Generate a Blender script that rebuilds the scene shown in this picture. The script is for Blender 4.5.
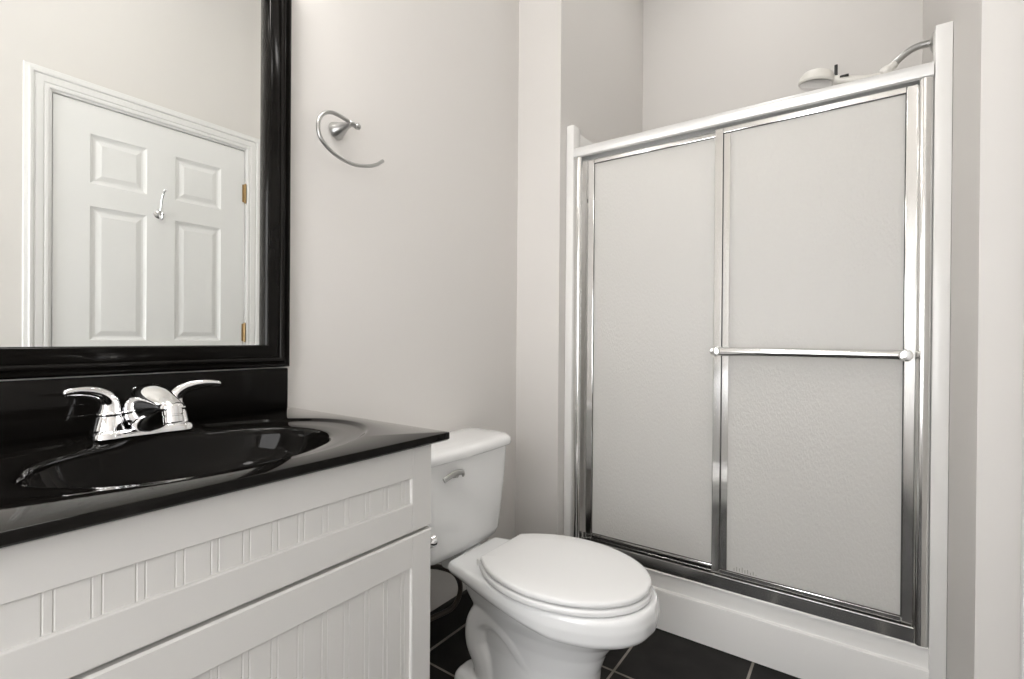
import bpy, bmesh, math
from mathutils import Vector, Matrix

S = bpy.context.scene
for o in list(bpy.data.objects):
    bpy.data.objects.remove(o)
COL = S.collection

# ------------------------------------------------------------------ camera
CAM_X, CAM_H, F_PX = 1.2064, 1.065, 492.6
YAW, PITCH, ROLL = math.radians(35.2476), math.radians(-.2171), math.radians(.4356)
_r = Vector((math.cos(YAW), math.sin(YAW), 0))
_f = Vector((-math.sin(YAW), math.cos(YAW), 0))
_u = Vector((0, 0, 1))
_F = _f * math.cos(PITCH) + _u * math.sin(PITCH)
_U = _u * math.cos(PITCH) - _f * math.sin(PITCH)
_R = _r * math.cos(ROLL) + _U * math.sin(ROLL)
_U = _U * math.cos(ROLL) - _r * math.sin(ROLL)
cd = bpy.data.cameras.new('camera')
cam = bpy.data.objects.new('camera', cd)
COL.objects.link(cam)
m = Matrix.Identity(4)
for i, v in enumerate((_R, _U, -_F)):
    for k in range(3):
        m[k][i] = v[k]
m.translation = (CAM_X, 0, CAM_H)
cam.matrix_world = m
cd.sensor_fit = 'HORIZONTAL'
cd.sensor_width = 36
cd.lens = F_PX / 1024 * 36
cd.clip_start = .02
S.camera = cam

# ------------------------------------------------------------------ world, exposure
w = bpy.data.worlds.new('world')
S.world = w
w.use_nodes = True
w.node_tree.nodes['Background'].inputs[0].default_value = (.9, .9, .9, 1)
w.node_tree.nodes['Background'].inputs[1].default_value = .2
S.view_settings.view_transform = 'Standard'
S.view_settings.look = 'None'
S.view_settings.gamma = 1
S.view_settings.use_curve_mapping = False
S.view_settings.exposure = 0.57
VANITY_STRENGTH = 21.0     # the three globes over the mirror
CEILING_FILL_STRENGTH = 10.0     # two unseen ceiling fills added to brighten the room
REAR_FILL_STRENGTH = 4.4      # glow of the invented fill panes behind the camera
SHOWER_FILL_STRENGTH = 15.0    # unseen fill added to brighten the shower
GLOBE_COL = (1, .965, .92)
CEIL_COL = (1, .985, .965)


# ------------------------------------------------------------------ materials
def mat(name, col, rough=.5, metal=0, spec=.5, coat=0, noise=None, bump=None, emit=None):
    mt = bpy.data.materials.new(name)
    mt.use_nodes = True
    nt = mt.node_tree
    b = nt.nodes['Principled BSDF']
    b.inputs['Base Color'].default_value = (*col, 1)
    b.inputs['Roughness'].default_value = rough
    b.inputs['Metallic'].default_value = metal
    b.inputs['Specular IOR Level'].default_value = spec
    b.inputs['Coat Weight'].default_value = coat
    b.inputs['Coat Roughness'].default_value = .05
    tc = nt.nodes.new('ShaderNodeTexCoord')
    if noise:
        scale, col2 = noise
        n = nt.nodes.new('ShaderNodeTexNoise')
        n.inputs['Scale'].default_value = scale
        n.inputs['Detail'].default_value = 4
        nt.links.new(tc.outputs['Object'], n.inputs['Vector'])
        r = nt.nodes.new('ShaderNodeMix')
        r.data_type = 'RGBA'
        r.inputs[6].default_value = (*col, 1)
        r.inputs[7].default_value = (*col2, 1)
        nt.links.new(n.outputs['Fac'], r.inputs[0])
        nt.links.new(r.outputs[2], b.inputs['Base Color'])
    if bump:
        scale, strength, vec = bump
        mp = nt.nodes.new('ShaderNodeMapping')
        mp.inputs['Scale'].default_value = vec
        n = nt.nodes.new('ShaderNodeTexNoise')
        n.inputs['Scale'].default_value = scale
        n.inputs['Detail'].default_value = 3
        bp = nt.nodes.new('ShaderNodeBump')
        bp.inputs['Strength'].default_value = strength
        bp.inputs['Distance'].default_value = .002
        nt.links.new(tc.outputs['Object'], mp.inputs['Vector'])
        nt.links.new(mp.outputs[0], n.inputs['Vector'])
        nt.links.new(n.outputs['Fac'], bp.inputs['Height'])
        nt.links.new(bp.outputs[0], b.inputs['Normal'])
    if emit:
        b.inputs['Emission Color'].default_value = (*emit[0], 1)
        b.inputs['Emission Strength'].default_value = emit[1]
    return mt



def black_gloss(name, col, rough, f0, f90):
    """black body under a clear gloss whose reflectance rises with grazing angle (Fresnel)"""
    mt = bpy.data.materials.new(name)
    mt.use_nodes = True
    nt = mt.node_tree
    nt.nodes.remove(nt.nodes['Principled BSDF'])
    out = nt.nodes['Material Output']
    df = nt.nodes.new('ShaderNodeBsdfDiffuse')
    gl = nt.nodes.new('ShaderNodeBsdfGlossy')
    gl.inputs['Roughness'].default_value = rough
    gl.inputs['Color'].default_value = (1, .99, .98, 1)
    lw = nt.nodes.new('ShaderNodeLayerWeight')
    lw.inputs['Blend'].default_value = .5
    pw = nt.nodes.new('ShaderNodeMath')
    pw.operation = 'POWER'
    pw.inputs[1].default_value = 5
    ma = nt.nodes.new('ShaderNodeMath')
    ma.operation = 'MULTIPLY_ADD'
    ma.inputs[1].default_value = f90
    ma.inputs[2].default_value = f0
    mx = nt.nodes.new('ShaderNodeMixShader')
    tc = nt.nodes.new('ShaderNodeTexCoord')
    n = nt.nodes.new('ShaderNodeTexNoise')
    n.inputs['Scale'].default_value = 9
    cm = nt.nodes.new('ShaderNodeMix')
    cm.data_type = 'RGBA'
    cm.inputs[6].default_value = (*col, 1)
    cm.inputs[7].default_value = (*[c * 1.7 for c in col], 1)
    nt.links.new(tc.outputs['Object'], n.inputs['Vector'])
    nt.links.new(n.outputs['Fac'], cm.inputs[0])
    nt.links.new(cm.outputs[2], df.inputs['Color'])
    nt.links.new(lw.outputs['Facing'], pw.inputs[0])
    nt.links.new(pw.outputs[0], ma.inputs[0])
    nt.links.new(ma.outputs[0], mx.inputs[0])
    nt.links.new(df.outputs[0], mx.inputs[1])
    nt.links.new(gl.outputs[0], mx.inputs[2])
    nt.links.new(mx.outputs[0], out.inputs['Surface'])
    return mt


M = {}
M['wall'] = mat('wall_paint', (.735, .712, .685), .55, spec=.3, bump=(160, .05, (1, 1, 1)))
M['ceiling'] = mat('ceiling_paint', (.85, .84, .82), .7, spec=.2)
M['trim'] = mat('white_trim_paint', (.82, .815, .805), .35)
M['door'] = mat('white_door_paint', (.83, .83, .82), .38)
M['cabinet'] = mat('cabinet_paint', (.69, .68, .66), .42, noise=(3, (.675, .665, .645)))
M['cab_in'] = mat('cabinet_shadow_board', (.30, .28, .25), .7)
M['counter'] = black_gloss('black_cultured_marble', (.004, .0036, .0032), .05, .011, 1.0)
M['frame'] = black_gloss('black_lacquer', (.005, .0045, .004), .16, .016, .6)
M['mirror'] = mat('mirror_silver', (.90, .915, .90), .0, metal=1)
M['chrome'] = mat('chrome', (.86, .86, .87), .05, metal=1)
M['nickel'] = mat('brushed_nickel', (.50, .50, .49), .28, metal=1)
M['alu'] = mat('polished_aluminium', (.86, .86, .85), .13, metal=1)
M['satin'] = mat('satin_white_aluminium', (.84, .84, .83), .33, metal=.35)
M['brass'] = mat('aged_brass', (.42, .30, .16), .28, metal=1)
M['porcelain'] = mat('white_porcelain', (.88, .885, .885), .10, coat=.4)
M['seat'] = mat('white_seat_plastic', (.88, .88, .875), .22)
M['fibre'] = mat('white_fibreglass', (.87, .86, .84), .22)
M['fibre_in'] = M['fibre']
M['black'] = mat('black_plastic', (.01, .01, .01), .4)
M['wplastic'] = mat('white_plastic', (.82, .80, .75), .3)
M['hose'] = mat('dark_braided_hose', (.055, .042, .032), .35, metal=.3, bump=(900, .5, (1, 1, 1)))
M['globe'] = mat('lit_globe', (1, 1, 1), .4, emit=(GLOBE_COL, VANITY_STRENGTH))
M['ceilglow'] = mat('ceiling_fill_glow', (1, 1, 1), .4, emit=(CEIL_COL, CEILING_FILL_STRENGTH))  # emission of the two added ceiling fills
M['glowing'] = mat('rear_fill_glow', (.9, .9, .9), .5, emit=((.98, .985, 1), REAR_FILL_STRENGTH))  # emission of the made-up window, fill from behind the camera
M['showerglow'] = mat('shower_fill_glow', (1, 1, 1), .4, emit=(CEIL_COL, SHOWER_FILL_STRENGTH))  # emission of the fill added over the shower
M['basetile'] = mat('black_base_tile', (.016, .015, .014), .6, spec=.25, noise=(12, (.03, .028, .026)))
M['gasket'] = mat('dark_gasket', (.06, .058, .055), .5)
M['etch'] = mat('etched_mark', (.50, .49, .45), .6)
M['grout'] = mat('grey_grout', (.24, .215, .19), .7)


def tile_material():
    mt = mat('dark_slate_tile', (.02, .02, .02), .68, spec=.22)
    nt = mt.node_tree
    b = nt.nodes['Principled BSDF']
    tc = nt.nodes.new('ShaderNodeTexCoord')
    mp = nt.nodes.new('ShaderNodeMapping')
    mp.inputs['Location'].default_value = (-(.573 - .0025), -(1.163 - .0025), 0)
    br = nt.nodes.new('ShaderNodeTexBrick')
    br.offset = 0
    br.squash = 1
    br.inputs['Scale'].default_value = 1
    br.inputs['Brick Width'].default_value = .357
    br.inputs['Row Height'].default_value = .317
    br.inputs['Mortar Size'].default_value = .0042
    br.inputs['Mortar Smooth'].default_value = .1
    br.inputs['Color1'].default_value = (.018, .0165, .0155, 1)
    br.inputs['Color2'].default_value = (.026, .0245, .023, 1)
    br.inputs['Mortar'].default_value = (.30, .27, .235, 1)
    nt.links.new(tc.outputs['Object'], mp.inputs['Vector'])
    nt.links.new(mp.outputs[0], br.inputs['Vector'])
    n = nt.nodes.new('ShaderNodeTexNoise')
    n.inputs['Scale'].default_value = 9
    n.inputs['Detail'].default_value = 6
    nt.links.new(tc.outputs['Object'], n.inputs['Vector'])
    mx = nt.nodes.new('ShaderNodeMix')
    mx.data_type = 'RGBA'
    mx.blend_type = 'MULTIPLY'
    mx.inputs[0].default_value = .8
    cr = nt.nodes.new('ShaderNodeValToRGB')
    cr.color_ramp.elements[0].position = .3
    cr.color_ramp.elements[0].color = (.5, .5, .5, 1)
    cr.color_ramp.elements[1].position = .75
    cr.color_ramp.elements[1].color = (1.5, 1.5, 1.55, 1)
    nt.links.new(n.outputs['Fac'], cr.inputs[0])
    nt.links.new(br.outputs['Color'], mx.inputs[6])
    nt.links.new(cr.outputs[0], mx.inputs[7])
    nt.links.new(mx.outputs[2], b.inputs['Base Color'])
    bp = nt.nodes.new('ShaderNodeBump')
    bp.inputs['Strength'].default_value = .35
    bp.inputs['Distance'].default_value = .003
    nt.links.new(n.outputs['Fac'], bp.inputs['Height'])
    nt.links.new(bp.outputs[0], b.inputs['Normal'])
    return mt


def glass_material():
    """obscure pane: pebbled gloss over a body that scatters light both back and through"""
    mt = bpy.data.materials.new('obscure_rain_glass')
    mt.use_nodes = True
    nt = mt.node_tree
    b = nt.nodes['Principled BSDF']
    out = nt.nodes['Material Output']
    b.inputs['Base Color'].default_value = (.955, .945, .922, 1)
    b.inputs['Roughness'].default_value = .10
    b.inputs['Transmission Weight'].default_value = .14
    b.inputs['IOR'].default_value = 1.5
    tl = nt.nodes.new('ShaderNodeBsdfTranslucent')
    tl.inputs['Color'].default_value = (.955, .945, .922, 1)
    mx = nt.nodes.new('ShaderNodeMixShader')
    mx.inputs[0].default_value = .44
    tc = nt.nodes.new('ShaderNodeTexCoord')
    mp = nt.nodes.new('ShaderNodeMapping')
    mp.inputs['Scale'].default_value = (1, 1, .4)
    n = nt.nodes.new('ShaderNodeTexNoise')
    n.inputs['Scale'].default_value = 210
    n.inputs['Detail'].default_value = 2
    bp = nt.nodes.new('ShaderNodeBump')
    bp.inputs['Strength'].default_value = .8
    bp.inputs['Distance'].default_value = .003
    nt.links.new(tc.outputs['Object'], mp.inputs['Vector'])
    nt.links.new(mp.outputs[0], n.inputs['Vector'])
    nt.links.new(n.outputs['Fac'], bp.inputs['Height'])
    nt.links.new(bp.outputs[0], b.inputs['Normal'])
    nt.links.new(b.outputs[0], mx.inputs[1])
    nt.links.new(tl.outputs[0], mx.inputs[2])
    nt.links.new(mx.outputs[0], out.inputs['Surface'])
    return mt


M['tile'] = tile_material()
M['glass'] = glass_material()


# ------------------------------------------------------------------ mesh helpers
def catmull(pts, n=8, closed=False):
    pts = [Vector(p) for p in pts]
    out = []
    N = len(pts)
    rng = range(N) if closed else range(N - 1)
    for i in rng:
        if closed:
            a, b, c, d = pts[i - 1], pts[i], pts[(i + 1) % N], pts[(i + 2) % N]
        else:
            b, c = pts[i], pts[i + 1]
            a = pts[i - 1] if i else b * 2 - c
            d = pts[i + 2] if i + 2 < N else c * 2 - b
        for k in range(n):
            t = k / n
            out.append(.5 * ((2 * b) + (c - a) * t + (2 * a - 5 * b + 4 * c - d) * t * t + (3 * b - a - 3 * c + d) * t ** 3))
    if not closed:
        out.append(pts[-1])
    return out


class MB:
    def __init__(self):
        self.bm = bmesh.new()

    def box(self, x0, x1, y0, y1, z0, z1, bev=0, seg=2):
        r = bmesh.ops.create_cube(self.bm, size=1)
        vs = r['verts']
        for v in vs:
            v.co = Vector(((x0 + x1) / 2 + v.co.x * (x1 - x0), (y0 + y1) / 2 + v.co.y * (y1 - y0), (z0 + z1) / 2 + v.co.z * (z1 - z0)))
        if bev:
            es = list({e for v in vs for e in v.link_edges})
            bmesh.ops.bevel(self.bm, geom=es, offset=bev, segments=seg, profile=.5, affect='EDGES', clamp_overlap=True)
        return self

    def quad(self, *ps):
        self.bm.faces.new([self.bm.verts.new(p) for p in ps])
        return self

    def loft(self, rings, cap=(True, True), closed=True):
        rv = [[self.bm.verts.new(p) for p in r] for r in rings]
        n = len(rv[0])
        for a, b in zip(rv, rv[1:]):
            for i in range(n if closed else n - 1):
                j = (i + 1) % n
                self.bm.faces.new((a[i], a[j], b[j], b[i]))
        if cap[0]:
            self.bm.faces.new(rv[0][::-1])
        if cap[1]:
            self.bm.faces.new(rv[-1])
        return self

    def prism(self, prof, axis, a, b):
        """prof: list of 2D points in the two other axes, extruded along axis from a to b"""
        def P(p, t):
            return {'x': (t, p[0], p[1]), 'y': (p[0], t, p[1]), 'z': (p[0], p[1], t)}[axis]
        return self.loft([[P(p, a) for p in prof], [P(p, b) for p in prof]])

    def tube(self, path, rad, n=16, cap=True):
        path = [Vector(p) for p in path]
        if not isinstance(rad, (list, tuple)):
            rad = [rad] * len(path)
        t0 = (path[1] - path[0]).normalized()
        up = Vector((0, 0, 1)) if abs(t0.z) < .9 else Vector((1, 0, 0))
        nrm = (up - t0 * up.dot(t0)).normalized()
        rings = []
        for i, p in enumerate(path):
            if i == 0:
                t = t0
            elif i == len(path) - 1:
                t = (path[i] - path[i - 1]).normalized()
            else:
                t = (path[i + 1] - path[i - 1]).normalized()
            nrm = (nrm - t * nrm.dot(t)).normalized()
            bn = t.cross(nrm)
            r = rad[i]
            ra, rb = r if isinstance(r, tuple) else (r, r)
            rings.append([p + nrm * math.cos(2 * math.pi * k / n) * ra + bn * math.sin(2 * math.pi * k / n) * rb for k in range(n)])
        return self.loft(rings, (cap, cap))

    def lathe(self, origin, axis, prof, n=32):
        """prof: (radius, distance along axis)"""
        o = Vector(origin)
        a = Vector(axis).normalized()
        up = Vector((0, 0, 1)) if abs(a.z) < .9 else Vector((1, 0, 0))
        e1 = (up - a * up.dot(a)).normalized()
        e2 = a.cross(e1)
        rings = [[o + a * h + e1 * math.cos(2 * math.pi * k / n) * max(r, 1e-5) + e2 * math.sin(2 * math.pi * k / n) * max(r, 1e-5) for k in range(n)] for r, h in prof]
        return self.loft(rings)

    def sphere(self, c, r, sc=(1, 1, 1), n=24):
        c = Vector(c)
        rings = []
        for i in range(n // 2 + 1):
            th = math.pi * i / (n // 2)
            rr = max(math.sin(th), 1e-4)
            rings.append([c + Vector((rr * math.cos(2 * math.pi * k / n) * r * sc[0], rr * math.sin(2 * math.pi * k / n) * r * sc[1], -math.cos(th) * r * sc[2])) for k in range(n)])
        return self.loft(rings)

    def build(self, name, material, parent=None, smooth=26, label=None):
        bm = self.bm
        bmesh.ops.recalc_face_normals(bm, faces=bm.faces[:])
        off = Vector((0, 0, 0))
        p = parent
        while p is not None:
            off += Vector(p.location)
            p = p.parent
        for v in bm.verts:
            v.co -= off
        me = bpy.data.meshes.new(name)
        bm.to_mesh(me)
        bm.free()
        me.materials.append(material)
        if smooth:
            me.shade_smooth()
            me.set_sharp_from_angle(angle=math.radians(smooth))
        o = bpy.data.objects.new(name, me)
        COL.objects.link(o)
        if parent is not None:
            o.parent = parent
        if label:
            o['label'] = label
        return o


def thing(name, label, cat, loc, group=None):
    o = bpy.data.objects.new(name, None)
    o.empty_display_size = .05
    COL.objects.link(o)
    o.location = loc
    o['label'] = label
    o['category'] = cat
    if group:
        o['group'] = group
    return o


def struct(o, label=None, cat=None):
    o['kind'] = 'structure'
    if label:
        o['label'] = label
    if cat:
        o['category'] = cat
    return o


def face_with_panels(mb, P, us, vs, holes, rings, centre=None):
    """P(u, v, d) -> point.  us / vs: grid lines.  holes: rects (u0,u1,v0,v1) lying on grid lines.
    rings: (inset, depth) steps inside each hole."""
    for i in range(len(us) - 1):
        for j in range(len(vs) - 1):
            cu, cv = (us[i] + us[i + 1]) / 2, (vs[j] + vs[j + 1]) / 2
            if any(h[0] < cu < h[1] and h[2] < cv < h[3] for h in holes):
                continue
            mb.quad(P(us[i], vs[j], 0), P(us[i + 1], vs[j], 0), P(us[i + 1], vs[j + 1], 0), P(us[i], vs[j + 1], 0))
    for u0, u1, v0, v1 in holes:
        if u1 - u0 < .005:
            continue
        prev = None
        for ins, d in [(0, 0)] + rings:
            q = [P(u0 + ins, v0 + ins, d), P(u1 - ins, v0 + ins, d), P(u1 - ins, v1 - ins, d), P(u0 + ins, v1 - ins, d)]
            if prev:
                for k in range(4):
                    mb.quad(prev[k], prev[(k + 1) % 4], q[(k + 1) % 4], q[k])
            prev = q
        if centre is None:
            mb.quad(*prev)
        else:
            ins, d = rings[-1]
            centre(u0 + ins, u1 - ins, v0 + ins, v1 - ins, d)
    return mb


# ------------------------------------------------------------------ dimensions
RW = 1.408           # right wall
YF, YN = 2.654, -.95   # far / near walls
HC = 3.05            # ceiling
STRIP_Y, ALC_X = 1.741, .208
SH_Y = 1.796         # front plane of the shower unit
DY0, DY1, DZ = .556, 1.318, 2.044    # the door
RD, RET_Y = 1.490, 1.405             # door wall, return to the shower wall

# ------------------------------------------------------------------ room shell
struct(MB().box(-.1, RD + .12, YN - .1, YF + .1, -.06, 0).build('floor', M['tile'], smooth=0), 'dark slate tile floor with pale grout lines', 'floor')
struct(MB().box(-.1, RD + .12, YN - .1, YF + .1, HC, HC + .06).build('ceiling', M['ceiling'], smooth=0), 'plain white ceiling', 'ceiling')
struct(MB().box(-.1, 0, YN - .1, YF + .1, 0, HC).build('wall_left', M['wall'], smooth=0), 'pale greige wall behind mirror and toilet', 'wall')
struct(MB().box(0, ALC_X, STRIP_Y, YF, 0, HC).build('wall_alcove', M['wall'], smooth=0), 'pale wall return between toilet and shower', 'wall')
struct(MB().box(0, RD + .12, YF, YF + .1, 0, HC).build('wall_back', M['wall'], smooth=0), 'pale wall at the back of the shower', 'wall')
WX0, WX1, WZ0, WZ1 = .42, 1.36, .50, 1.95
wf = MB()
wf.box(0, WX0, YN - .1, YN, 0, HC)
wf.box(WX1, RD + .12, YN - .1, YN, 0, HC)
wf.box(WX0, WX1, YN - .1, YN, 0, WZ0)
wf.box(WX0, WX1, YN - .1, YN, WZ1, HC)
struct(wf.build('wall_front', M['wall'], smooth=0), 'pale wall facing the shower', 'wall')
sf = MB()  # invented window, added so its panes light the lower room
for a, b, c, d in ((WX0, WX0 + .045, WZ0, WZ1), (WX1 - .045, WX1, WZ0, WZ1), (WX0 + .045, WX1 - .045, WZ0, WZ0 + .045), (WX0 + .045, WX1 - .045, WZ1 - .045, WZ1), (WX0 + .045, WX1 - .045, 1.39, 1.43)):
    sf.box(a, b, YN - .075, YN - .03, c, d)
win = struct(sf.build('fill_window_1', M['trim'], smooth=0), 'added, unseen daylit window in the wall facing the shower', 'window')
for c, d in ((WZ0 + .04, 1.395), (1.425, WZ1 - .04)):
    MB().box(WX0 + .04, WX1 - .04, YN - .06, YN - .05, c, d).build('fill_window_pane', M['glowing'], win, smooth=0)
MB().box(WX0 - .03, WX1 + .03, YN - .03, YN + .025, WZ0 - .025, WZ0, .004).build('fill_window_sill', M['trim'], win)
wr = MB()
wr.box(RD, RD + .12, YN, DY0 - .022, 0, HC)
wr.box(RD, RD + .12, DY1 + .022, RET_Y, 0, HC)
wr.box(RD, RD + .12, DY0 - .022, DY1 + .022, DZ + .022, HC)
struct(MB().box(RW, RD + .12, RET_Y, YF, 0, HC).build('wall_shower', M['wall'], smooth=0), 'pale wall return right of the shower', 'wall')
struct(wr.build('wall_right', M['wall'], smooth=0), 'pale wall holding the white panelled door', 'wall')
# jamb lining and casing of the door
jb = MB()
jb.box(RD, RD + .12, DY0 - .022, DY0 - .003, 0, DZ + .022)
jb.box(RD, RD + .12, DY1 + .003, DY1 + .022, 0, DZ + .022)
jb.box(RD, RD + .12, DY0 - .003, DY1 + .003, DZ + .003, DZ + .022)
struct(jb.build('trim_2', M['trim'], smooth=0), 'white door jamb lining', 'trim')
# casing: profile swept round the opening  (offset outwards, projection)
cp = [(0, 0), (0, .009), (.004, .011), (.012, .011), (.016, .008), (.020, .012), (.040, .014), (.045, .010), (.049, .017), (.058, .019), (.062, .009), (.074, .008), (.077, .004), (.077, 0)]
cs = MB()
i0, i1, iz = DY0 - .012, DY1 + .008, DZ + .012
rings = []
for corner in range(4):
    r = []
    for wd, h in cp:
        y = i0 - wd if corner < 2 else i1 + wd
        z = 0 if corner in (0, 3) else iz + wd
        r.append((RD - h, y, z))
    rings.append(r)
cs.loft(rings)
struct(cs.build('trim_1', M['trim'], smooth=25), 'white moulded door casing', 'trim')

# door slab, six raised panels, facing -x
dm = MB()
fx = RD + .004
us = [DY0, .675, .880, .993, 1.201, DY1]
vs = [.008, .24, .84, 1.040, 1.613, 1.710, 1.920, DZ]
holes = [(us[a], us[a + 1], vs[b], vs[b + 1]) for a in (1, 3) for b in (1, 3, 5)]
face_with_panels(dm, lambda u, v, d: (fx + d, u, v), us, vs, holes, [(.004, .004), (.012, .0085), (.020, .009), (.040, .003)])
dm.quad((fx, DY0, .008), (fx + .035, DY0, .008), (fx + .035, DY0, DZ), (fx, DY0, DZ))
dm.quad((fx, DY1, .008), (fx + .035, DY1, .008), (fx + .035, DY1, DZ), (fx, DY1, DZ))
dm.quad((fx, DY0, DZ), (fx + .035, DY0, DZ), (fx + .035, DY1, DZ), (fx, DY1, DZ))
dm.quad((fx, DY0, .008), (fx + .035, DY0, .008), (fx + .035, DY1, .008), (fx, DY1, .008))
dm.quad((fx + .035, DY0, .008), (fx + .035, DY1, .008), (fx + .035, DY1, DZ), (fx + .035, DY0, DZ))
door = struct(dm.build('door_1', M['door'], smooth=0), 'white six panel door seen in the mirror', 'door')
for zc in (1.819, 1.082, .24):
    hb = MB()
    hb.lathe((RD - .004, DY1 + .001, zc - .048), (0, 0, 1), [(.003, -.004), (.0055, 0), (.0055, .03), (.0048, .031), (.0055, .032), (.0055, .064), (.0048, .065), (.0055, .066), (.0055, .096), (.003, .1)], 14)
    hb.box(RD - .001, RD + .003, DY1 - .012, DY1 - .001, zc - .046, zc + .046)
    hb.build('hinge', M['brass'], door, label='brass hinge')
kb = MB()
kb.lathe((RD + .004, DY0 + .065, .93), (-1, 0, 0), [(.028, 0), (.03, .004), (.018, .009), (.011, .014), (.011, .03), (.022, .036), (.027, .05), (.022, .062), (.006, .067)], 28)
kb.build('door_knob', M['nickel'], door)

# dark base tiles
bh = .115
struct(MB().box(0, .018, .69, STRIP_Y, 0, bh, .003).build('baseboard_left', M['basetile']), 'low black tile base along the wall behind the toilet', 'baseboard')
struct(MB().box(.0185, .0265, .69, STRIP_Y - .014, .0002, .003).build('trim_3', M['grout'], smooth=0), 'grey grout joint along the black base tile', 'trim')
struct(MB().box(.018, ALC_X, STRIP_Y - .014, STRIP_Y, 0, bh, .003).build('baseboard_back', M['basetile']), 'low black tile base on the wall return', 'baseboard')
struct(MB().box(RD - .012, RD, YN, DY0 - .100, 0, bh, .003).build('baseboard_right', M['basetile']), 'low black tile base by the door', 'baseboard')

# ------------------------------------------------------------------ lamps above the view: vanity light, plus added ceiling and shower fill
vl = thing('vanity_light', 'three globe vanity light on the wall above the black mirror', 'lamp', (0, .36, 2.10))
MB().box(.001, .028, .14, .58, 2.075, 2.165, .008).build('back_plate', M['chrome'], vl)
for yy in (.20, .36, .52):
    MB().lathe((.028, yy, 2.12), (1, 0, 0), [(.030, 0), (.030, .012), (.020, .022), (.020, .045)], 20).build('socket', M['chrome'], vl)
    MB().sphere((.112, yy, 2.11), .048).build('globe', M['globe'], vl)
cl = thing('ceiling_fill', 'added unseen round ceiling fill light above the floor', 'lamp', (.80, .55, HC))  # invented fixture, raises the overall room light
MB().lathe((.80, .55, HC - .001), (0, 0, -1), [(.19, 0), (.195, .02), (.185, .03)], 40).build('rim', M['trim'], cl)
MB().lathe((.80, .55, HC - .03), (0, 0, -1), [(.182, 0), (.175, .03), (.14, .055), (.08, .07), (.004, .074)], 40).build('fill_diffuser', M['ceilglow'], cl)

cl2 = thing('ceiling_fill', 'second added round ceiling fill light nearer the wall facing the shower', 'lamp', (.95, -.55, HC))  # second invented fixture, lights the surfaces facing the camera
MB().lathe((.95, -.55, HC - .001), (0, 0, -1), [(.19, 0), (.195, .02), (.185, .03)], 40).build('rim', M['trim'], cl2)
MB().lathe((.95, -.55, HC - .03), (0, 0, -1), [(.182, 0), (.175, .03), (.14, .055), (.08, .07), (.004, .074)], 40).build('fill_diffuser', M['ceilglow'], cl2)

sl = thing('shower_fill', 'small round fill light added in the ceiling over the shower', 'lamp', (.81, 2.12, HC))  # invented fixture, lifts the alcove and the glass
MB().lathe((.81, 2.12, HC - .001), (0, 0, -1), [(.11, 0), (.112, .008), (.10, .012)], 36).build('rim', M['trim'], sl)
MB().lathe((.81, 2.12, HC - .010), (0, 0, -1), [(.102, 0), (.09, .016), (.05, .024), (.004, .026)], 36).build('fill_diffuser', M['showerglow'], sl)

# ------------------------------------------------------------------ mirror
mr = thing('wall_mirror', 'large mirror in a black moulded frame above the vanity backsplash', 'mirror', (0, .345, .987))
y0, y1, z0, z1 = -.009, .699, .987, 1.955
fp = [(0, .002), (0, .016), (.002, .022), (.005, .026), (.008, .0265), (.010, .022), (.012, .020), (.014, .023), (.017, .0275), (.020, .0285), (.023, .027), (.025, .022), (.027, .024), (.046, .028), (.050, .031), (.053, .031), (.055, .028), (.0555, .010), (.0555, .002)]
rings = []
for sy, sz in ((0, 0), (1, 0), (1, 1), (0, 1), (0, 0)):
    rings.append([(h, (y1 - wd * 1.16) if sy else (y0 + wd * 1.16), (z1 - wd) if sz else (z0 + wd)) for wd, h in fp])
fm = MB()
fm.loft(rings, (False, False))
bmesh.ops.remove_doubles(fm.bm, verts=fm.bm.verts[:], dist=1e-5)
fm.build('frame', M['frame'], mr, smooth=50)
MB().box(.0015, .009, y0 + .05, y1 - .05, z0 + .05, z1 - .05).build('mirror_glass', M['mirror'], mr, smooth=0)

# ------------------------------------------------------------------ vanity cabinet
vc = thing('vanity_cabinet', 'pale grey beadboard vanity cabinet under the black sink top', 'cabinet', (.26, .345, 0))
cb = MB()
cb.box(.002, .514, .002, .020, .0, .864)
cb.box(.002, .514, .669, .687, .0, .864)
cb.box(.002, .514, .020, .669, .10, .118)
cb.box(.002, .012, .020, .669, .118, .864)
cb.box(.455, .470, .020, .669, .0, .10)
cb.box(.496, .514, .020, .669, .10, .14)
cb.box(.496, .514, .020, .669, .675, .735)
cb.box(.496, .514, .020, .669, .845, .864)
cb.build('carcass', M['cabinet'], vc, smooth=0)


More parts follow.
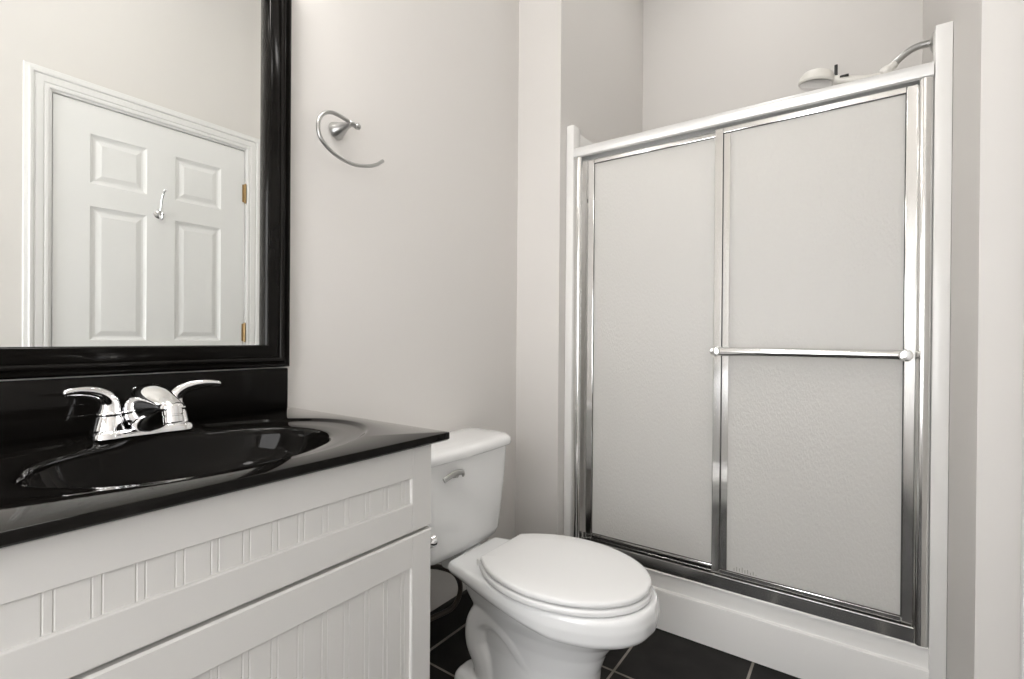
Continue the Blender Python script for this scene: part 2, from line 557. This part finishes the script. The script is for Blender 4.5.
def bead_front(name, ya, yb, za, zb, top, bot, st, grooves):
    mb = MB()
    xf, xb = .535, .5155
    e = .003

    def P(u, v, d):
        return (xf - d, u, v)
    us = [ya + e, ya + st, yb - st, yb - e]
    vs = [za + e, za + bot, zb - top, zb - e]

    def centre(u0, u1, v0, v1, d):
        prof = [(u0, d)]
        for g in grooves:
            if u0 + .004 < g < u1 - .004:
                prof += [(g - .0013, d), (g, d + .0010), (g + .0013, d)]
        prof.append((u1, d))
        for (a, da), (b, db) in zip(prof, prof[1:]):
            mb.quad(P(a, v0, da), P(b, v0, db), P(b, v1, db), P(a, v1, da))
    us2 = [us[0], us[1] - .0016, us[1], us[2], us[2] + .0016, us[3]]
    seam = [(us[1] - .0016, us[1], vs[0], vs[3]), (us[2], us[2] + .0016, vs[0], vs[3])]
    face_with_panels(mb, P, us2, [vs[0], vs[1], vs[2], vs[3]], [(us[1], us[2], vs[1], vs[2])] + [(a, b, vs[k], vs[k + 1]) for a, b, _, _ in seam for k in range(3)], [(.0012, .0010), (.0024, .0045)], centre)
    for a, b, c, d in seam:
        mb.quad(P(a, c, 0), P((a + b) / 2, c, .0010), P((a + b) / 2, d, .0010), P(a, d, 0))
        mb.quad(P((a + b) / 2, c, .0010), P(b, c, 0), P(b, d, 0), P((a + b) / 2, d, .0010))
    # eased edges and sides
    fr = [P(ya + e, za + e, 0), P(yb - e, za + e, 0), P(yb - e, zb - e, 0), P(ya + e, zb - e, 0)]
    md = [P(ya, za, e), P(yb, za, e), P(yb, zb, e), P(ya, zb, e)]
    bk = [(xb, ya, za), (xb, yb, za), (xb, yb, zb), (xb, ya, zb)]
    for a, b in ((fr, md), (md, bk)):
        for k in range(4):
            mb.quad(a[k], a[(k + 1) % 4], b[(k + 1) % 4], b[k])
    mb.quad(*bk)
    return mb.build(name, M['cabinet'], vc, smooth=0)


gr = []
k = -4
while .133 + .04 * k < .70:
    gr += [.133 + .04 * k, .1422 + .04 * k]
    k += 1
bead_front('drawer_front', .003, .687, .7035, .861, .056, .052, .051, gr)
bead_front('cabinet_door', .003, .687, .105, .698, .058, .058, .050, gr)

# ------------------------------------------------------------------ countertop with integral basin and backsplash
SC = Vector((.305, .371))
TOPZ, BOTZ = .882, .866
CX0, CX1, CY0, CY1 = .002, .560, -.018, .709
ct = thing('sink_top', 'glossy black sink top with oval basin and backsplash on the vanity', 'sink', (.28, .345, BOTZ))
tm = MB()
NA = 144


def superang(a, ax, ay, p=2.0):
    c, s = math.cos(a), math.sin(a)
    r = (abs(c / ax) ** p + abs(s / ay) ** p) ** (-1 / p)
    return Vector((c * r, s * r))


angs = sorted([2 * math.pi * k / NA for k in range(NA)] + [math.atan2(cy - SC.y, cx - SC.x) % (2 * math.pi) for cx in (CX0 + .004, CX1 - .004) for cy in (CY0 + .004, CY1 - .004)])


def rect_pt(a, ins):
    c, s = math.cos(a), math.sin(a)
    t = []
    for lo, hi, cc, dd in ((CX0 + ins, CX1 - ins, SC.x, c), (CY0 + ins, CY1 - ins, SC.y, s)):
        if dd > 1e-9:
            t.append((hi - cc) / dd)
        elif dd < -1e-9:
            t.append((lo - cc) / dd)
    return Vector((SC.x + c * min(t), SC.y + s * min(t)))


steps = [  # (ax, ay, power, z drop)
    (.020, .020, 2, -.118), (.05, .06, 2, -.116), (.095, .12, 2.1, -.108), (.125, .165, 2.2, -.092), (.142, .190, 2.2, -.068), (.151, .204, 2.2, -.042),
    (.156, .211, 2.15, -.024), (.160, .216, 2.1, -.014), (.164, .221, 2.1, -.0095), (.169, .228, 2.1, -.0080),
    (.185, .255, 2.1, -.0066), (.200, .282, 2.1, -.0058), (.2045, .290, 2.1, -.0045), (.2075, .2955, 2.1, -.0010), (.211, .300, 2.1, 0), (.214, .304, 2.1, 0)]
rings = []
for ax, ay, p, dz in steps:
    rr = []
    for a in angs:
        v = superang(a, ax, ay, p)
        z = dz
        # the flat land that carries the faucet
        if v.x < 0 and -.010 < dz < 0:
            f = max(0, min(1, (.115 - abs(v.y + .016)) / .03)) * max(0, min(1, (-.158 - v.x) / .012))
            z = dz * (1 - f)
        rr.append((SC.x + v.x, SC.y + v.y, TOPZ + z))
    rings.append(rr)
rings.append([(*rect_pt(a, .0025), TOPZ) for a in angs])
rings.append([(*rect_pt(a, .0007), TOPZ - .0007) for a in angs])
rings.append([(*rect_pt(a, 0), TOPZ - .0025) for a in angs])
rings.append([(*rect_pt(a, 0), BOTZ + .003) for a in angs])
rings.append([(*rect_pt(a, .003), BOTZ) for a in angs])
# underside follows the bowl so that the top has real thickness
for ax, ay, p, dz in [(.175, .232, 2.1, BOTZ - TOPZ), (.166, .218, 2.1, -.045), (.150, .2, 2.1, -.085), (.11, .14, 2, -.122), (.05, .06, 2, -.130), (.02, .02, 2, -.132)]:
    rr = []
    for a in angs:
        v = superang(a, ax, ay, p)
        rr.append((SC.x + v.x, SC.y + v.y, TOPZ + dz))
    rings.append(rr)
tm.loft(rings, (True, True))
tm.build('countertop', M['counter'], ct, smooth=40)
MB().box(.002, .021, CY0 + .001, .694, TOPZ - .001, .984, .003).build('backsplash', M['counter'], ct)
dr = MB()
dr.lathe((SC.x, SC.y, TOPZ - .1185), (0, 0, 1), [(.021, 0), (.022, .002), (.017, .004), (.016, .008), (.010, .011), (.002, .012)], 28)
dr.build('drain_stopper', M['chrome'], ct)

# ------------------------------------------------------------------ faucet
FX, FY = .112, .355
fa = thing('faucet', 'chrome two handle faucet on the black sink top', 'faucet', (FX, FY, TOPZ))
fb = MB()
# base body: a lofted bar along y that swells under the handles
rings = []
for yy, hw, h in ((-.078, .008, .006), (-.076, .020, .013), (-.068, .026, .016), (-.050, .027, .016), (-.036, .025, .015), (-.025, .024, .015), (-.015, .025, .017), (0, .026, .019),
                  (.015, .025, .017), (.025, .024, .015), (.036, .025, .015), (.050, .027, .016), (.068, .026, .016), (.076, .020, .013), (.078, .008, .006)):
    r = []
    for k in range(20):
        a = math.pi * k / 19
        c, s = math.cos(a), math.sin(a)
        r.append((FX + hw * math.copysign(abs(c) ** .6, c) * (1 + .12 * (1 - s)), FY + yy, TOPZ + .0005 + h * s ** .5))
    rings.append(r)
fb.loft(rings)
fb.build('base', M['chrome'], fa, smooth=60)
sp = MB()
rings = []
for dx, zb, zt, hw in ((-.034, .010, .026, .010), (-.031, .006, .040, .019), (-.023, .004, .058, .027), (-.010, .004, .077, .033), (.010, .004, .089, .0355), (.035, .006, .0935, .0345), (.060, .014, .0915, .031),
                       (.085, .027, .085, .026), (.108, .039, .077, .0215), (.128, .048, .070, .0180), (.138, .052, .065, .0135), (.141, .055, .062, .007)):
    r = []
    for k in range(28):
        a = 2 * math.pi * k / 28
        c, q = math.cos(a), math.sin(a)
        r.append((FX + dx, FY + hw * math.copysign(abs(c) ** .87, c), TOPZ + (zb + zt) / 2 + (zt - zb) / 2 * math.copysign(abs(q) ** .87, q)))
    rings.append(r)
sp.loft(rings)
sp.build('spout', M['chrome'], fa, smooth=60)
sa = MB()
sa.lathe((FX + .128, FY, TOPZ + .058), (.25, 0, -1), [(.0150, 0), (.0150, .012), (.0138, .013), (.0138, .015), (.0150, .016), (.0145, .026), (.010, .0265)], 24)
sa.build('aerator', M['chrome'], fa)
lr = MB()
lr.tube([(FX - .040, FY, TOPZ + .002), (FX - .040, FY, TOPZ + .072)], .003, 10)
lr.sphere((FX - .040, FY, TOPZ + .076), .0075)
lr.build('lift_rod', M['chrome'], fa)
for sgn in (-1, 1):
    hy = FY + sgn * .051
    hm = MB()
    hm.lathe((FX, hy, TOPZ + .010), (0, 0, 1), [(.0250, 0), (.0240, .006), (.0200, .026), (.0185, .0275), (.0185, .029), (.0200, .0305), (.0200, .034), (.0175, .0355), (.010, .037)], 28)
    p = catmull([(FX, hy, TOPZ + .042), (FX + .001, hy - sgn * .001, TOPZ + .055), (FX + .004, hy + sgn * .003, TOPZ + .068), (FX + .009, hy + sgn * .016, TOPZ + .079), (FX + .015, hy + sgn * .036, TOPZ + .085), (FX + .020, hy + sgn * .056, TOPZ + .086), (FX + .024, hy + sgn * (.074 if sgn > 0 else .068), TOPZ + .084)], 6)
    n = len(p)
    rr = []
    for i in range(n):
        t = i / (n - 1)
        rr.append((.0125 * (1 - t) ** 1.8 + .0045, .0115 * (1 - t) ** 1.3 + .0060))
    rr[-1] = (.003, .004)
    hm.tube(p, rr, 20)
    hm.build('handle', M['chrome'], fa, smooth=60)

# ------------------------------------------------------------------ toilet paper holder on the cabinet side
tp = thing('toilet_paper_holder', 'small chrome toilet paper holder on the side of the vanity cabinet', 'toilet paper holder', (.495, .687, .648))
MB().lathe((.495, .6872, .648), (0, 1, 0), [(.020, 0), (.020, .003), (.012, .010), (.008, .018), (.008, .030), (.012, .034), (.013, .044), (.009, .050)], 24).build('post', M['chrome'], tp)
MB().tube([(.497, .725, .648), (.365, .725, .648), (.360, .725, .650)], .006, 14).build('arm', M['chrome'], tp)

# ------------------------------------------------------------------ toilet
TY = 1.185
to = thing('toilet', 'white two piece toilet with closed lid between vanity and shower', 'toilet', (.40, TY, 0))


def outline(pts, n=10):
    """pts: (x, halfwidth) from the back (halfwidth>0) to the tip (halfwidth 0) -> closed xy loop"""
    side = catmull([(x, hw, 0) for x, hw in pts], n)
    loop = [(p.x, TY + p.y) for p in side]
    loop += [(p.x, TY - p.y) for p in reversed(side[:-1])]
    return loop


def inset(loop, d):
    n = len(loop)
    out = []
    for i in range(n):
        a, b = Vector(loop[i - 1]), Vector(loop[(i + 1) % n])
        t = (b - a)
        t = t.normalized() if t.length > 1e-9 else Vector((1, 0))
        nr = Vector((t.y, -t.x))
        # loop runs back(+y) -> tip -> back(-y): clockwise seen from above, interior on the right
        out.append((loop[i][0] + nr.x * d, loop[i][1] + nr.y * d))
    return out


rim = outline([(.222, .092), (.224, .108), (.232, .1165), (.26, .123), (.33, .141), (.42, .161), (.51, .174), (.58, .176), (.65, .165), (.71, .143), (.76, .107), (.792, .058), (.803, 0)], 6)
NR = len(rim)
bw = MB()


def ring(xb, xf, hw, sq=2.3):
    """superellipse with the same number of points, starting at the back on the +y side"""
    out = []
    for i in range(NR):
        t = i / (NR - 1)
        a = math.pi * (1 - t) - 0 if False else math.pi - math.pi * 2 * t
        # run from back (+y side) to tip to back (-y side)
        a = math.pi * .93 - (math.pi * 1.86) * t
        c, s = math.cos(a), math.sin(a)
        out.append(((xb + xf) / 2 + (xf - xb) / 2 * math.copysign(abs(c) ** (2 / sq), c), TY + hw * math.copysign(abs(s) ** (2 / sq), s)))
    return out


def at(loop, z):
    return [(x, y, z) for x, y in loop]


def blend(a, b, t):
    return [(p[0] * (1 - t) + q[0] * t, p[1] * (1 - t) + q[1] * t) for p, q in zip(a, b)]




def atv(loop, z, k=1):
    return [(x, y, z + k * .034 * max(0, min(1, (.60 - x) / .36)) ** .8) for x, y in loop]


bw.loft([at(inset(rim, .012), .409), at(inset(rim, .004), .407), at(rim, .400), atv(inset(rim, -.003), .378, .35), atv(inset(rim, -.001), .352), atv(inset(rim, .006), .341), atv(inset(rim, .024), .336),
         atv(inset(rim, .042), .330), at(blend(inset(rim, .046), ring(.25, .720, .118), .6), .310), at(ring(.25, .700, .108), .28), at(ring(.26, .672, .098), .24), at(ring(.27, .655, .092), .19),
         at(ring(.26, .650, .092), .12), at(ring(.245, .655, .098), .05), at(ring(.235, .660, .108), .022), at(ring(.235, .660, .108), .0)])
bw.box(.11, .30, TY - .035, TY + .085, .325, .394, .02, 3)
for sgn in (-1, 1):
    yo = TY + sgn * .062
    tw = catmull([(.54, yo - sgn * .02, .12), (.48, yo - sgn * .01, .19), (.42, yo, .255), (.365, yo, .275), (.315, yo, .250), (.305, yo, .190), (.335, yo, .130), (.34, yo, .05)], 6)
    bw.tube(tw, [.042] * len(tw), 16)
    # foot
    ya, yb = sorted((yo - sgn * .04, yo + sgn * .060))
    bw.box(.24, .54, ya, yb, .0, .105, .035, 4)
bowl = bw.build('bowl', M['porcelain'], to, smooth=0)
md = bowl.modifiers.new('remesh', 'REMESH')
md.mode = 'VOXEL'
md.voxel_size = .0036
md.use_smooth_shade = True
sm = bowl.modifiers.new('smooth', 'SMOOTH')
sm.factor = .5
sm.iterations = 4

LY = .004
lid_o = [(x, y + LY) for x, y in outline([(.332, .094), (.3335, .1005), (.339, .106), (.357, .121), (.386, .142), (.425, .162), (.48, .178), (.545, .184), (.61, .176), (.67, .156), (.72, .125), (.757, .084), (.777, .043), (.784, 0)], 6)]


def slab(mb, loop, zb, zt, r, dome=0):
    n = 4
    rs = []
    for i in range(n + 1):
        a = math.pi / 2 * i / n
        rs.append(at(inset(loop, r * .5 * (1 - math.sin(a))), zb + r * .5 * (1 - math.cos(a))))
    for i in range(n + 1):
        a = math.pi / 2 * i / n
        rs.append(at(inset(loop, r * (1 - math.cos(a))), zt - r + r * math.sin(a)))
    if dome:
        cx = sum(p[0] for p in loop) / len(loop)
        for sc_, dz in ((.93, .35), (.7, .75), (.4, .95), (.1, 1)):
            rs.append([(cx + (x - cx) * sc_, TY + (y - TY) * sc_, zt + dome * dz) for x, y in loop])
    mb.loft(rs)


seat_o = [(x, y + LY) for x, y in outline([(.330, .096), (.3315, .1025), (.337, .108), (.355, .123), (.384, .144), (.424, .164), (.48, .180), (.545, .186), (.61, .178), (.67, .158), (.72, .127), (.758, .085), (.779, .043), (.787, 0)], 6)]
s_ = MB()
slab(s_, seat_o, .4115, .4275, .007)
s_.build('seat', M['seat'], to, smooth=50)
l_ = MB()
slab(l_, lid_o, .4315, .4465, .007, .004)
l_.build('seat_lid', M['seat'], to, smooth=50)
for sgn in (-1, 1):
    MB().box(.306, .336, TY + sgn * .070 - .013, TY + sgn * .070 + .013, .402, .428, .005, 3).build('seat_hinge', M['seat'], to)


def rrect(x0, x1, hw, r, bow=0, n=8):
    """rounded rectangle, bowed front"""
    pts = []
    for cx, cy, a0 in ((x1 - r, hw - r, 0), (x0 + .02, hw - .02, 90), (x0 + .02, -hw + .02, 180), (x1 - r, -hw + r, 270)):
        rad = r if cx > (x0 + x1) / 2 else .02
        for k in range(n + 1):
            a = math.radians(a0 + (90 * k / n))
            pts.append([cx + rad * math.cos(a), cy + rad * math.sin(a)])
    # extra points along the front for the bow
    m_ = 10
    ya, yb = -hw + r, hw - r
    for k in range(1, m_):
        pts.append([x1, ya + (yb - ya) * k / m_])
    out = []
    for x, y in pts:
        if x > (x0 + x1) / 2:
            x += bow * (1 - (y / hw) ** 2)
        out.append((x, TY + y))
    return out


tk = MB()
prof = [(.394, .035, .180, .160), (.396, .028, .190, .172), (.404, .022, .199, .186), (.424, .018, .204, .196), (.50, .016, .207, .206), (.60, .015, .211, .219), (.697, .015, .213, .226)]
tk.loft([at(rrect(xa, xb, hw, .055, .010), z) for z, xa, xb, hw in prof])
tk.build('tank', M['porcelain'], to, smooth=50)
ld = MB()
lr_ = rrect(.008, .222, .243, .058, .012)
cxl = .11


def shr(loop, d):
    return [(cxl + (x - cxl) * (1 - d / .105), TY + (y - TY) * (1 - d / .228)) for x, y in loop]


ld.loft([at(shr(lr_, .008), .6955), at(shr(lr_, .002), .6975), at(lr_, .702), at(lr_, .714), at(shr(lr_, .002), .7205), at(shr(lr_, .007), .7265), at(shr(lr_, .015), .7305), at(shr(lr_, .03), .733), at(shr(lr_, .07), .7345)])
ld.build('tank_lid', M['porcelain'], to, smooth=60)
fl = MB()
lx = .219
fl.lathe((lx - .008, 1.102, .655), (1, 0, 0), [(.013, 0), (.013, .008), (.008, .011), (.008, .022)], 20)
p = catmull([(lx + .010, 1.134, .650), (lx + .015, 1.122, .660), (lx + .018, 1.100, .6645), (lx + .016, 1.074, .661), (lx + .010, 1.048, .650)], 6)
fl.tube(p, [(.0085, .0045)] * len(p), 14)
fl.build('flush_lever', M['nickel'], to, smooth=60, label='chrome flush lever')

# water supply
ws = thing('water_supply_hose', 'dark looped water supply hose under the toilet tank', 'hose', (.06, 1.10, .16))
hp = catmull([(.075, 1.04, .392), (.076, 1.05, .365), (.082, 1.095, .345), (.092, 1.17, .318), (.099, 1.243, .270), (.100, 1.272, .207), (.098, 1.238, .160), (.086, 1.155, .158), (.070, 1.07, .163), (.06, 1.03, .165)], 8)
MB().tube(hp, .0085, 14).build('hose', M['hose'], ws)
vv = MB()
vv.lathe((.001, 1.02, .165), (1, 0, 0), [(.028, 0), (.026, .004), (.008, .006), (.008, .045), (.013, .046), (.013, .075), (.006, .078)], 20)
vv.tube([(.06, 1.02, .165), (.06, 1.035, .165)], .009, 14)
vv.build('valve', M['chrome'], ws)

# ------------------------------------------------------------------ towel ring
tr = thing('towel_ring', 'brushed nickel open towel ring on the wall right of the mirror', 'towel ring', (0, .842, 1.64))
MB().lathe((.0005, .842, 1.640), (.060, .008, .010), [(.0245, 0), (.0245, .004), (.021, .012), (.015, .028), (.010, .044), (.0085, .056), (.0085, .062)], 28).build('post', M['nickel'], tr)
kn = MB()
kn.lathe((.060, .846, 1.650), (0, 1, -.06), [(.004, -.004), (.0075, -.002), (.0075, .012), (.0045, .013), (.0045, .016), (.008, .018), (.009, .024), (.0075, .030), (.003, .032)], 20)
kn.build('finial', M['nickel'], tr)
rp = catmull([(.060, .852, 1.6495), (.060, .822, 1.656), (.060, .790, 1.657), (.060, .764, 1.645), (.060, .749, 1.617), (.060, .753, 1.584), (.060, .775, 1.562), (.060, .805, 1.5475), (.060, .838, 1.541), (.060, .868, 1.541), (.060, .905, 1.549), (.060, .936, 1.562), (.060, .960, 1.580)], 8)
MB().tube(rp, .0052, 14).build('ring', M['nickel'], tr)

# ------------------------------------------------------------------ robe hook on the door
rh = thing('robe_hook', 'chrome double robe hook on the white door', 'hook', (fx, .925, 1.649))
MB().lathe((fx - .0005, .925, 1.629), (-1, 0, 0), [(.021, 0), (.021, .004), (.015, .009), (.009, .013), (.009, .022)], 24).build('base', M['chrome'], rh)
up = catmull([(fx - .015, .925, 1.629), (fx - .030, .925, 1.649), (fx - .036, .926, 1.684), (fx - .048, .928, 1.714), (fx - .062, .929, 1.728)], 6)
hk = MB().tube(up, .0048, 12)
hk.sphere((fx - .063, .929, 1.730), .0075)
hk.build('upper_hook', M['chrome'], rh)
dn = catmull([(fx - .015, .925, 1.627), (fx - .026, .925, 1.607), (fx - .040, .925, 1.599), (fx - .050, .925, 1.609), (fx - .052, .925, 1.621)], 6)
hk = MB().tube(dn, .0048, 12)
hk.sphere((fx - .052, .925, 1.624), .0075)
hk.build('lower_hook', M['chrome'], rh)

# ------------------------------------------------------------------ shower stall (one moulded unit)
X0, X1 = ALC_X + .0003, RW - .0003          # outer width of the unit
ST = 1.940                                # top of the surround
st = thing('shower_stall', 'white moulded shower unit with curb in the alcove', 'shower', (.81, 2.2, 0))
pn = MB()
pf = [(1.790, 0), (1.783, .004), (1.7825, .142), (1.7832, .1450), (1.7850, .1465), (1.7935, .1475), (1.7950, .1490), (1.7965, .198), (1.7985, .2030), (1.803, .2060), (1.865, .207), (1.874, .203), (1.880, .192), (1.926, .080), (1.905, .062), (YF - .02, .052), (YF - .02, 0)]
pn.prism(pf, 'x', X0 + .0335, X1 - .0375)
pn.build('base', M['fibre'], st, smooth=16)
MB().box(X0 + .034, X1 - .038, 1.7885, 1.7975, .2032, .2083, .0018, 2).build('caulk_bead', M['fibre'], st)
ww = MB()
ww.box(X0, X0 + .012, SH_Y + .045, YF - .001, .0, ST, .004)
ww.box(X1 - .012, X1, SH_Y + .045, YF - .001, .0, ST, .004)
ww.box(X0 + .011, X1 - .011, YF - .013, YF - .001, .0, ST, .004)
ww.build('wall_panels', M['fibre'], st)
for xa, xb in ((X0, X0 + .034), (X1 - .038, X1)):
    MB().box(xa, xb, SH_Y - .006, SH_Y + .055, 0, ST, .004, 2).build('flange', M['fibre'], st)

# ------------------------------------------------------------------ sliding shower door
sd = thing('sliding_shower_door', 'framed sliding shower door with two frosted glass panels on the curb', 'shower door', (.81, 1.81, .2085))
FX0, FX1 = X0 + .0355, X1 - .0395
hd = MB()
hp_ = [(1.792, 1.800), (1.785, 1.803), (1.783, 1.812), (1.783, 1.824), (1.787, 1.836), (1.797, 1.8435), (1.812, 1.845), (1.838, 1.842), (1.846, 1.832), (1.846, 1.800), (1.842, 1.800), (1.842, 1.828), (1.796, 1.828), (1.796, 1.800)]
hd.prism(hp_, 'x', FX0 + .001, FX1 - .001)
hd.build('header', M['satin'], sd, smooth=40)
bt = MB()
bp_ = [(1.792, .2085), (1.791, .211), (1.791, .251), (1.7915, .2530), (1.7932, .2537), (1.7945, .2530), (1.7945, .222), (1.819, .220), (1.819, .248), (1.822, .248), (1.822, .220), (1.840, .222), (1.840, .262), (1.844, .262), (1.846, .2085)]
bt.prism(bp_, 'x', FX0 + .032, FX1 - .032)
bt.build('bottom_track', M['alu'], sd, smooth=0)
for sgn, xe in ((1, FX0), (-1, FX1)):
    jm = MB()
    q = [(xe, 1.846), (xe, 1.799), (xe + sgn * .004, 1.792), (xe + sgn * .012, 1.789), (xe + sgn * .022, 1.789), (xe + sgn * .029, 1.792), (xe + sgn * .033, 1.797), (xe + sgn * .033, 1.803), (xe + sgn * .028, 1.806), (xe + sgn * .028, 1.846)]
    jm.prism(q, 'z', .2085, 1.800)
    jm.build('jamb', M['alu'], sd, smooth=40)


def panel(name, xa, xb, yc, za, zb, bar):
    """one framed sliding glass panel"""
    f = MB()
    sw, t = .0265, .0085
    for x0_, x1_ in ((xa, xa + sw), (xb - sw, xb)):
        f.box(x0_, x1_, yc - t, yc + t, za, zb, .0022, 2)
        cx = (x0_ + x1_) / 2
    f.box(xa + sw, xb - sw, yc - t, yc + t, zb - .018, zb, .002, 2)
    f.box(xa + sw, xb - sw, yc - t, yc + t, za, za + .022, .002, 2)
    fr = f.build(name, M['alu'], sd, smooth=20)
    MB().box(xa + sw - .004, xb - sw + .004, yc - .003, yc + .003, za + .018, zb - .014).build('glass_pane', M['glass'], fr, smooth=0, label='frosted glass pane')
    g_ = MB()
    ga, gb, gc, gd = xa + sw - .0003, xb - sw + .0003, za + .0218, zb - .0178
    for a, b, c, d in ((ga, ga + .0022, gc, gd), (gb - .0022, gb, gc, gd), (ga + .0022, gb - .0022, gc, gc + .0018), (ga + .0022, gb - .0022, gd - .0022, gd)):
        g_.box(a, b, yc - .0062, yc - .0031, c, d)
    if bar:
        MB().box(ga + .0030, ga + .0240, yc - .0060, yc - .0031, gc + .0022, gd - .0028, .0008, 1).build('stile_stand_in', M['alu'], fr, smooth=0)  # added strip standing in for the rear panel's stile seen through the glass
    g_.build('gasket', M['gasket'], fr, smooth=0, label='dark glazing gasket')
    if bar:
        e_ = MB()
        for k in range(9):
            xx = xa + .072 + k * .0085
            hh = (.010, .016, .013, .018, .012, .015, .008, .012, .006)[k]
            e_.box(xx, xx + .0022, yc - .0034, yc - .0026, za + .027 + .001 * (k % 3), za + .027 + hh)
        e_.build('etched_mark', M['etch'], fr, smooth=0, label='faint grey etched marks')
        b = MB()
        zb_ = 1.024
        b.tube([(xa + .020, yc - .053, zb_), (xb - .026, yc - .053, zb_)], (.0155), 20)
        b.build('towel_bar', M['alu'], fr)
        for xx in (xa + .019, xb - .025):
            k_ = MB()
            k_.lathe((xx, yc - t + .0005, zb_), (0, -1, 0), [(.012, 0), (.012, .006), (.0095, .010), (.0095, .03), (.0168, .034), (.0168, .060), (.013, .0665), (.003, .068)], 22)
            k_.build('bar_bracket', M['alu'], fr)
    else:
        # small dark bumper on the far stile
        k_ = MB()
        k_.box(xa - .004, xa, yc - .006, yc + .006, 1.62, 1.635, .001)
        k_.build('bumper', M['black'], fr)
    return fr


panel('sliding_panel', .789, 1.3355, 1.8115, .2490, 1.793, True)
panel('sliding_panel', .293, .850, 1.8315, .2500, 1.793, False)

# ------------------------------------------------------------------ shower arm with hand shower
hs = thing('hand_shower', 'white hand shower on a chrome wall arm above the shower door', 'shower head', (RW, 2.25, 2.09))
WX = RW - .0005
MB().lathe((WX, 2.25, 2.106), (-1, 0, 0), [(.034, 0), (.033, .003), (.022, .009), (.010, .012)], 28).build('escutcheon', M['nickel'], hs)
ap = catmull([(WX - .004, 2.25, 2.106), (WX - .040, 2.25, 2.106), (WX - .068, 2.25, 2.097), (WX - .092, 2.25, 2.080), (WX - .108, 2.25, 2.064)], 6)
MB().tube(ap, .0118, 16).build('shower_arm', M['nickel'], hs)
bk = MB()
bk.lathe((WX - .104, 2.25, 2.066), (-.72, 0, -.55), [(.012, 0), (.014, .004), (.014, .020), (.017, .022), (.020, .034), (.018, .048), (.010, .056)], 22)
bk.build('bracket', M['wplastic'], hs)
hdl = catmull([(WX - .138, 2.25, 2.032), (WX - .19, 2.25, 2.034), (WX - .25, 2.25, 2.048), (WX - .30, 2.25, 2.066), (WX - .335, 2.25, 2.080)], 6)
MB().tube(hdl, [.013 + .006 * i / (len(hdl) - 1) for i in range(len(hdl))], 16).build('handle', M['wplastic'], hs)
MB().lathe((WX - .342, 2.25, 2.110), (-.14, 0, -1), [(.006, 0), (.034, .004), (.050, .012), (.060, .028), (.063, .046), (.059, .053), (.056, .053)], 32).build('spray_head', M['wplastic'], hs)
MB().lathe((WX - .3495, 2.25, 2.0565), (-.14, 0, -1), [(.057, 0), (.047, .005), (.004, .007)], 32).build('spray_face', M['chrome'], hs)
ck = MB()
ck.box(WX - .290, WX - .279, 2.236, 2.25, 2.070, 2.112, .002)
ck.build('clip', M['black'], hs, label='black clip')
MB().box(WX - .272, WX - .244, 2.226, 2.242, 2.056, 2.062, .002).build('selector_lever', M['black'], hs, label='black selector lever')
